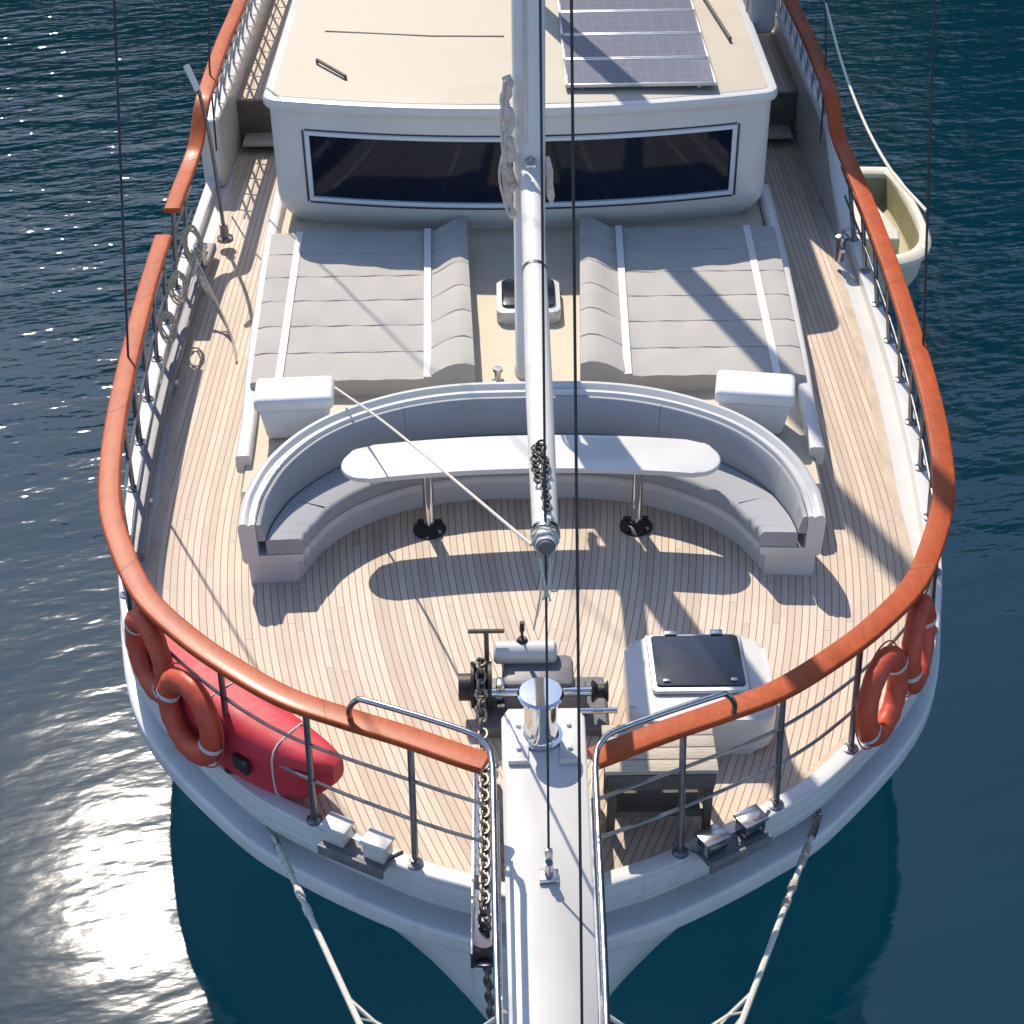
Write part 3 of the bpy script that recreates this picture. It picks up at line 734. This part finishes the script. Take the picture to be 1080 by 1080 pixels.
bm = NB(); lathe(bm, [(.035, -.5), (.035, .36)], (0, 8.60, .30), 14, RX); lathe(bm, [(.022, -.2), (.022, .42)], (.12, 8.45, .25), 14, RX); obj('windlass_shaft', bm, CHROME, Wd)
bm = NB(); lathe(bm, [(.07, -.06), (.085, -.05), (.05, -.01), (.05, .03), (.08, .06)], (.42, 8.60, .30), 18, RX); obj('warping_head', bm, DARKM, Wd)
bm = NB(); tube(bm, [(-.39, 8.93, .10), (-.39, 8.93, .60)], .018, 8); tube(bm, [(-.52, 8.93, .60), (-.26, 8.93, .60)], .017, 8); obj('brake_handle', bm, DARKWOOD_SHADE, Wd)
bm = NB(); tube(bm, [(-.13, 8.93, .42), (-.13, 8.93, .66)], .010, 8); lathe(bm, [(.035, .5), (.045, .52), (.03, .55)], (-.13, 8.93, -.02), 12); lathe(bm, [(.018, .6), (.018, .68)], (-.13, 8.93, 0), 10); obj('lever', bm, BLACK, Wd)
bm = NB()
for x, z in ((-.29, .36), (-.29, .18), (-.30, .28)): box(bm, (x, 8.62, z), (.06, .10, .07), .015)
obj('brake_clamp', bm, STEEL, Wd)

B = thing('bollard', 'mirror polished steel bollard with flat cap at the bowsprit heel', 'bollard', (0, 7.86, .58))
bm = NB(); lathe(bm, [(.15, .585), (.15, .60), (.122, .605), (.115, .64), (.113, .80), (.115, .92), (.118, .93)], (-.02, 7.86, 0), 36); obj('bollard_post', bm, CHROME, B)
bm = NB(); lathe(bm, [(.115, .93), (.15, .945), (.155, .965), (.14, .98), (.06, .985)], (-.02, 7.86, 0), 36); obj('bollard_cap', bm, CHROME, B)

def chain(bm, path, link=.075, wd=.045, r=.010):
    L = plen(path); n = int(L / (link * .72))
    for k in range(n):
        p = along(path, L * (k + .5) / n); q = along(path, min(L, L * (k + .5) / n + .02)); d = (q - p)
        if d.length < 1e-6: d = p - along(path, L * (k + .5) / n - .02)
        d.normalize(); up = V(0, 0, 1) if abs(d.z) < .8 else V(1, 0, 0); u = d.cross(up).normalized(); v = u.cross(d)
        if k % 2: u, v = (u + v).normalized(), None
        pts = [p + d * (math.cos(a) * link / 2) + u * (math.sin(a) * wd / 2) for a in [2 * math.pi * j / 10 for j in range(10)]]
        tube(bm, pts, r, 6, True)
    return bm
bm = chain(NB(), [V(-.41, 8.9, .16), V(-.42, 8.89, .32), V(-.43, 8.80, .43), V(-.43, 8.68, .45), V(-.43, 8.56, .36), V(-.42, 8.3, .22), V(-.405, 7.6, .20), V(-.40, 6.75, .19), V(-.40, 6.60, .12), V(-.395, 6.55, -.1), V(-.36, 6.5, -1.0), V(-.34, 6.45, -2.3)], .10, .062, .013)
single('anchor_chain', bm, GALV, (-.41, 8.2, .2), 'galvanised anchor chain running from the windlass over the bow', 'chain')
A = thing('chain_channel', 'narrow steel channel carrying the anchor chain left of the bowsprit', 'chain channel', (-.40, 7.3, .1))
bm = NB()
for x in (-.475, -.335): box(bm, (x, 7.2, .15), (.018, 1.7, .14), .004)
box(bm, (-.405, 7.2, .10), (.12, 1.7, .02)); obj('channel', bm, STEEL, A)
bm = NB(); lathe(bm, [(.05, -.06), (.03, -.02), (.03, .02), (.05, .06)], (-.405, 6.42, .14), 18, RX); tube(bm, [(-.49, 6.42, .14), (-.32, 6.42, .14)], .014, 8); obj('bow_roller', bm, DARKM, A)

Bn = thing('deck_bench', 'weathered wooden bench with slatted top beside the bowsprit', 'bench', (.75, 7.7, 0))
bm = NB()
for k in range(4): box(bm, (.76, 7.53 + k * .112, .60), (.74, .105, .035), .006)
obj('bench_top', bm, OLDWOOD, Bn)
bm = NB(); box(bm, (.76, 7.485, .515), (.70, .03, .13), .004); box(bm, (.76, 7.90, .515), (.70, .03, .13), .004)
for x in (.415, 1.105): box(bm, (x, 7.69, .515), (.03, .38, .13), .004)
obj('bench_apron', bm, DARKWOOD_SHADE, Bn)
for x in (.44, 1.08):
    for y in (7.51, 7.87): obj('leg', box(NB(), (x, y, .23), (.055, .055, .44), .006), DARKWOOD_SHADE, Bn)
bm = NB(); box(bm, (.76, 7.505, .20), (.585, .03, .05), .004); box(bm, (.76, 7.69, .18), (.56, .33, .03), .004); obj('bench_shelf', bm, DARKWOOD_SHADE, Bn)

# life rings hung on the outside of the bow guard bars
def life_ring(label):
    t = thing('life_ring', label, 'life ring', (0, 0, 0), 'orange life rings on the bow rail')
    bm = NB(); n = 44; rings = []
    for i in range(n):                      # ring stands in the local xz plane, facing -y
        a = 2 * math.pi * i / n; rr = .089 + .003 * math.sin(i * 2.3) + .002 * math.sin(i * 5.1)
        c = V(.272 * math.cos(a), 0, .272 * math.sin(a)); d = c.normalized()
        rings.append([bm.verts.new(c + d * (rr * math.cos(b)) + V(0, rr * .8 * math.sin(b), 0)) for b in [2 * math.pi * k / 14 for k in range(14)]])
    for i in range(n):
        A_, B_ = rings[i], rings[(i + 1) % n]
        for k in range(14): bm.faces.new((A_[k], A_[(k + 1) % 14], B_[(k + 1) % 14], B_[k]))
    obj('ring', bm, ORANGE, t, 60)
    for q in (28, 208):
        bm = NB(); pts = []
        a = R(q); c = V(.272 * math.cos(a), 0, .272 * math.sin(a)); d = c.normalized(); e = V(-d.z, 0, d.x)
        rings = []
        for w_ in (-.020, .020):
            rings.append([bm.verts.new(c + e * w_ + d * (.096 * math.cos(b)) + V(0, .078 * math.sin(b), 0)) for b in [2 * math.pi * k / 14 for k in range(14)]])
        for k in range(14): bm.faces.new((rings[0][k], rings[0][(k + 1) % 14], rings[1][(k + 1) % 14], rings[1][k]))
        obj('tape_band', bm, REFL, t, 60)
    pts = []
    for i in range(48):
        a = 2 * math.pi * i / 48; rr = .374 + .012 * abs(math.sin(2 * (a - R(25)))); pts.append((rr * math.cos(a), .03, rr * math.sin(a)))
    obj('grab_line', tube(NB(), pts, .006, 6, True), ORANGE, t)
    return t
ringA = life_ring('orange life ring hung on the right bow rail, nearer the bowsprit, hole fully visible')
spots = [(2.34, 8.20, .58, 56, None), (2.70, 8.74, .58, 64, 'orange life ring hung on the right bow rail, partly behind the other ring'),
         (-2.43, 8.16, .52, -54, 'orange life ring nearest the red kayak on the left bow rail'), (-2.80, 8.76, .56, -64, 'orange life ring on the left bow rail, farthest from the bowsprit')]
for k, (x, y, z, a, lb) in enumerate(spots):
    o = ringA if k == 0 else copy_tree(ringA)
    if lb: o['label'] = lb
    o.location = (x, y, z); o.rotation_euler = (R(-8), R(20 * k), R(a))
# red kayak lying on its edge along the left bow rail
K = thing('kayak', 'red plastic kayak stowed on edge inside the left bow rail', 'kayak', (-2.1, 8.6, 0))
kp = smooth([(-1.38, 7.74, .40), (-1.60, 7.86, .33), (-1.9, 8.08, .31), (-2.2, 8.36, .31), (-2.46, 8.66, .31), (-2.68, 9.0, .32), (-2.80, 9.25, .38)], 5)
bm = NB(); N = normals(kp); rings = []; m = len(kp) - 1
for i, p in enumerate(kp):
    t = i / m; e = max(.06, math.sin(math.pi * min(1, max(0, .03 + .94 * t))) ** .55)
    rings.append([bm.verts.new(p + N[i] * (.24 * e * math.copysign(abs(math.cos(b)) ** .55, math.cos(b))) + V(0, 0, .30 * e * math.copysign(abs(math.sin(b)) ** .55, math.sin(b)))) for b in [2 * math.pi * k / 18 + .35 for k in range(18)]])
for A_, B_ in zip(rings, rings[1:]):
    for k in range(18): bm.faces.new((A_[k], A_[(k + 1) % 18], B_[(k + 1) % 18], B_[k]))
bm.faces.new(rings[0]); bm.faces.new(rings[-1][::-1]); obj('kayak_hull', bm, RED, K, 35)
bm = NB()
i = m // 3
for i in (m // 4, m // 2):
    p = kp[i]; nn = N[i]; e = math.sin(math.pi * (.03 + .94 * i / m)) ** .55; cs = lambda q: math.copysign(abs(q) ** .55, q); pts = [p + nn * (.243 * e * cs(math.cos(b))) + V(0, 0, .303 * e * cs(math.sin(b))) for b in [2 * math.pi * k / 16 for k in range(16)]]
    tube(bm, pts, .008, 6, True)
obj('kayak_line', bm, ROPE, K)
bm = NB(); p = kp[m // 3]; box(bm, p + V(-.16, -.19, .02), (.16, .05, .12), .02, Matrix.Rotation(R(-44), 3, 'Z')); obj('kayak_handle', bm, BLACK, K)

# ------------------------------------------------------------------ ropes, bundles, net
def rope(name, pts, r, m, label, cat='rope', n=6):
    bm = tube(NB(), smooth(pts, n), r, 8); return single(name, bm, m, pts[0], label, cat)
rope('boom_rope', [(-1.70, 11.90, .86), (-1.1, 10.5, 1.33), (-.08, 7.45, 2.50)], .010, ROPE, 'thin white rope stretched from the left covered box to the boom end')
rope('flag_line', [(3.36, 17.75, 2.2)] + [(3.36 - .07 * q, 17.75 - 5.48 * q, 2.2 + .06 * q - 1.3 * q * (1 - q)) for q in (.25, .5, .75)] + [(3.29, 12.27, 2.26)], .014, ROPE, 'white rope hanging in a slack curve between the right shrouds, beside the dinghy')
bm = NB(); chain(bm, [V(.0, 8.25, 2.69), V(-.03, 8.15, 2.70), V(.02, 8.0, 2.705), V(0, 7.8, 2.705), V(.01, 7.5, 2.71)], .07, .045, .008); chain(bm, [V(-.04, 8.2, 2.69), V(-.05, 8.0, 2.69), V(-.03, 7.8, 2.70)], .07, .045, .008)
single('boom_chain', bm, DARKM, (0, 8.0, 2.7), 'short dark chain lying along the top of the boom end', 'chain')
bm = NB()
for k in range(4):
    y = 7.46 - k * .04; pts = [(.072 * math.cos(a) + random.uniform(-.01, .01), y + random.uniform(-.02, .02), 2.6 + .072 * math.sin(a)) for a in [2 * math.pi * j / 14 for j in range(14)]]
    tube(bm, pts, .009, 6, True)
for k in range(5):
    dx = random.uniform(-.11, .13); tube(bm, smooth([(random.uniform(-.05, .05), 7.30, 2.52), (dx * .4, 7.24, 2.34), (dx, 7.2 + random.uniform(-.05, .05), 2.14 + random.uniform(-.12, .2))], 4), .006, 6)
single('rope_lashing', bm, ROPE, (0, 7.35, 2.6), 'pale rope lashing with loose tails knotted round the boom end', 'rope')
# flag-like bundle of stained cloth hanging beside the mast
bm = NB(); pts = []; rad = []
for k in range(26):
    t = k / 25; pts.append((-.185 + .022 * math.sin(k * 1.1) + .02 * t, 12.66 + .02 * math.cos(k * 1.7), 3.32 - 1.25 * t)); rad.append(.022 + .028 * (math.sin(math.pi * min(1, .15 + t * .8)) ** .7) + .012 * math.sin(k * 2.4))
tube(bm, pts, rad, 12)
for k in range(5): tube(bm, smooth([(-.20 + .02 * k * .5, 12.62, 3.3 - .1 * k), (-.23 + .03 * math.sin(k), 12.61, 2.9 - .1 * k), (-.19, 12.63, 2.25 - .03 * k)], 5), .012, 6)
single('furled_cloth', bm, CLOTH, (-.18, 12.66, 2.2), 'blotched white cloth bundle tied up along the left of the mast', 'furled cloth')
bm = NB(); tube(bm, [(.15, 12.66, 2.62), (.165, 12.65, 2.5), (.17, 12.66, 2.38), (.18, 12.65, 2.27), (.185, 12.65, 2.2)], [.02, .035, .03, .035, .012], 10)
single('furled_cloth', bm, CLOTH, (.17, 12.66, 2.4), 'small knot of cloth on the right side of the mast at the boom joint', 'furled cloth')
# grey gangway pole in the left waterway
G = thing('gangway_pole', 'long grey pole lying in the left waterway beneath the handrail', 'pole', (-3.4, 13, .1))
gp = smooth([(-3.27, 10.5, .12), (-3.37, 11.3, .12), (-3.44, 12.3, .12), (-3.47, 13.6, .12), (-3.48, 15.0, .12), (-3.46, 16.1, .12)], 5)
obj('pole', sweep(NB(), gp, rrect(-.06, .06, -.05, .05, .025)), GREYM, G)
for q in (.15, .5, .85): obj('pole_chock', box(NB(), along(gp, plen(gp) * q) + V(0, 0, -.045), (.17, .07, .06), .01), ALU, G)
def coil(x, y, z, rad, n, label, m=ROPEG):
    bm = NB(); pts = []
    for k in range(n * 9):
        a = 2 * math.pi * k / 9; rr = rad * .62 * (1 + .25 * math.sin(k * .53)); pts.append((x + rr * .40 * math.cos(a) + random.uniform(-.012, .012), y + rr * math.cos(a + .5) * .5, z + rr * 1.1 * math.sin(a) + random.uniform(-.015, .015)))
    tube(bm, smooth(pts, 2), .010, 6)
    return single('rope_coil', bm, m, (x, y, z), label, 'rope coil', 'rope coils on the left guard bars')
coil(-3.48, 14.35, .55, .24, 5, 'weathered rope coil hung on the left rail just before the gap')
coil(-3.48, 13.65, .50, .22, 5, 'weathered rope coil hung below the left handrail, nearer the bow')
coil(-3.50, 15.35, .55, .26, 5, 'weathered rope coil hung on the left rail just behind the gap')
bm = NB()
for k in range(4):
    tube(bm, smooth([(-3.5 + .02 * k, 15.0, .55 + .03 * k), (-3.30 + .02 * k, 14.7, .35), (-3.08 + .03 * k, 14.45 - .08 * k, .06), (-2.98 + .03 * k, 14.2 - .14 * k, .02)], 5), .011, 6)
single('loose_rope', bm, ROPEG, (-3.2, 14.6, .1), 'loose rope tails trailing from the left rail gap onto the teak', 'rope')
# whisker ropes and the net slung under the bowsprit
def stay_pt(s, t): return V(s * 1.93, 7.88, -.28).lerp(V(s * .20, 3.75, .36), t)
for s, lb in ((-1, 'pale rope stay running from the left bow to the bowsprit tip'), (1, 'pale rope stay running from the right bow to the bowsprit tip')):
    t = thing('whisker_stay', lb, 'rope stay', stay_pt(s, 0), 'rope stays of the bowsprit')
    obj('stay_rope', tube(NB(), [stay_pt(s, k / 8) for k in range(9)], .020, 8), ROPE, t)
    bm = NB(); a = stay_pt(s, .0); box(bm, a + V(0, .05, 0), (.07, .07, .06), .012); tube(bm, [a, stay_pt(s, .05)], .028, 8); obj('shackle', bm, STEEL, t)
    for q in (.07, .10, .16, .2): obj('whipping', tube(NB(), [stay_pt(s, q), stay_pt(s, q + .02)], .028, 8), ROPEG if s > 0 else ROPE, t)
for s, lb in ((-1, 'white rope net slung between bowsprit and left stay'), (1, 'white rope net slung between bowsprit and right stay')):
    bm = NB(); rows = []
    for k in range(15):
        t = .40 + .56 * k / 14; o = stay_pt(s, t); i_ = V(s * .27, o.y - .42 * (1 - k / 14) ** 1.5, .38); row = []
        for j in range(7):
            f = j / 6; p = o.lerp(i_, f); p.z -= .22 * math.sin(math.pi * f); p.y -= .12 * math.sin(math.pi * f) * max(0, 1 - k / 3)
            row.append(p + V(random.uniform(-.02, .02), random.uniform(-.02, .02), 0) * (0 < j < 6))
        rows.append(row)
    tube(bm, rows[0], .014, 6)
    for k in range(14):
        for j in range(6):
            if (k + j) % 2: tube(bm, [rows[k][j], rows[k + 1][j + 1]], .008, 5)
            else: tube(bm, [rows[k][j + 1], rows[k + 1][j]], .008, 5)
    single('bowsprit_net', bm, ROPE, tuple(stay_pt(s, .4)), lb, 'net', 'nets under the bowsprit')

# canvas bundle right of the roof; unseen upper height added to shade the deck
D = thing('shade_bundle', 'blue grey canvas bundle right of the wheelhouse roof, its unseen height added to cast shade', 'canvas bundle', (2.73, 20, 1.75))
bm = NB(); box(bm, (2.73, 20.4, 3.1), (.28, 5.0, 2.7), .10, None, 1, 4); obj('canvas', bm, CANVAS, D)
for y in (18.3, 19.6, 21): obj('lashing', tube(NB(), [(2.73 + .16 * math.copysign(abs(math.cos(a)) ** .3, math.cos(a)), y, 3.1 + 1.36 * math.copysign(abs(math.sin(a)) ** .3, math.sin(a))) for a in [2 * math.pi * k / 24 for k in range(24)]], .012, 6, True), ROPE, D)

# ------------------------------------------------------------------ dinghy afloat by the right side
Dg = thing('dinghy', 'small cream dinghy floating beside the right rail', 'dinghy', (4.45, 19.6, SEA))
half = [(0, 18.52), (.30, 18.56), (.58, 18.74), (.76, 19.1), (.82, 19.7), (.80, 20.6), (.72, 21.25), (.60, 21.36), (0, 21.38)]
h = smooth([(x, y, 0) for x, y in half], 5); DC = V(4.45, -.38, 0); rotD = Matrix.Rotation(R(3), 3, 'Z')
loop = [V(p.x, p.y, 0) for p in h] + [V(-p.x, p.y, 0) for p in h[-2:0:-1]]
def dp(p, k, z, dy=0): c = V(0, 19.95, 0); q = c + (p - c) * k; return DC + V(q.x, q.y + dy, SEA + z)
def skin(levels, m, name, cap=True):
    bm = NB(); rings = [[bm.verts.new(dp(p, k, z)) for p in loop] for k, z in levels]; n = len(loop)
    for A_, B_ in zip(rings, rings[1:]):
        for k in range(n): bm.faces.new((A_[k], A_[(k + 1) % n], B_[(k + 1) % n], B_[k]))
    if cap: bm.faces.new(rings[-1])
    return obj(name, bm, m, Dg)
skin([(.97, .48), (.92, .1), (.80, -.15)], DINGHY, 'dinghy_hull')
skin([(1.0, .44), (1.03, .47), (1.03, .53), (.99, .57), (.90, .57), (.87, .54), (.87, .48), (.97, .44)], DINGHY, 'gunwale', False)
skin([(.88, .52), (.82, .16), (.76, .12)], DINGIN, 'dinghy_floor')
bm = NB(); prism(bm, [(4.0, 19.0), (4.9, 18.96), (4.94, 19.22), (4.78, 20.1), (4.55, 20.6), (4.25, 20.6), (4.05, 20.0)], SEA + .16, SEA + .46, .04); st = obj('dinghy_seat', bm, DINGHY, Dg)
for x in (4.35, 4.62):
    bm = NB(); lathe(bm, [(.035, 0), (.035, .02)], (x, 19.37, SEA + .462), 10); box(bm, (x, 19.14, SEA + .468), (.16, .025, .012))
    obj('seat_latch', bm, GREYM, Dg)
bm = NB(); box(bm, (4.42, 20.8, SEA + .5), (.3, .08, .3), .03); obj('motor_pad', bm, DINGIN, Dg)
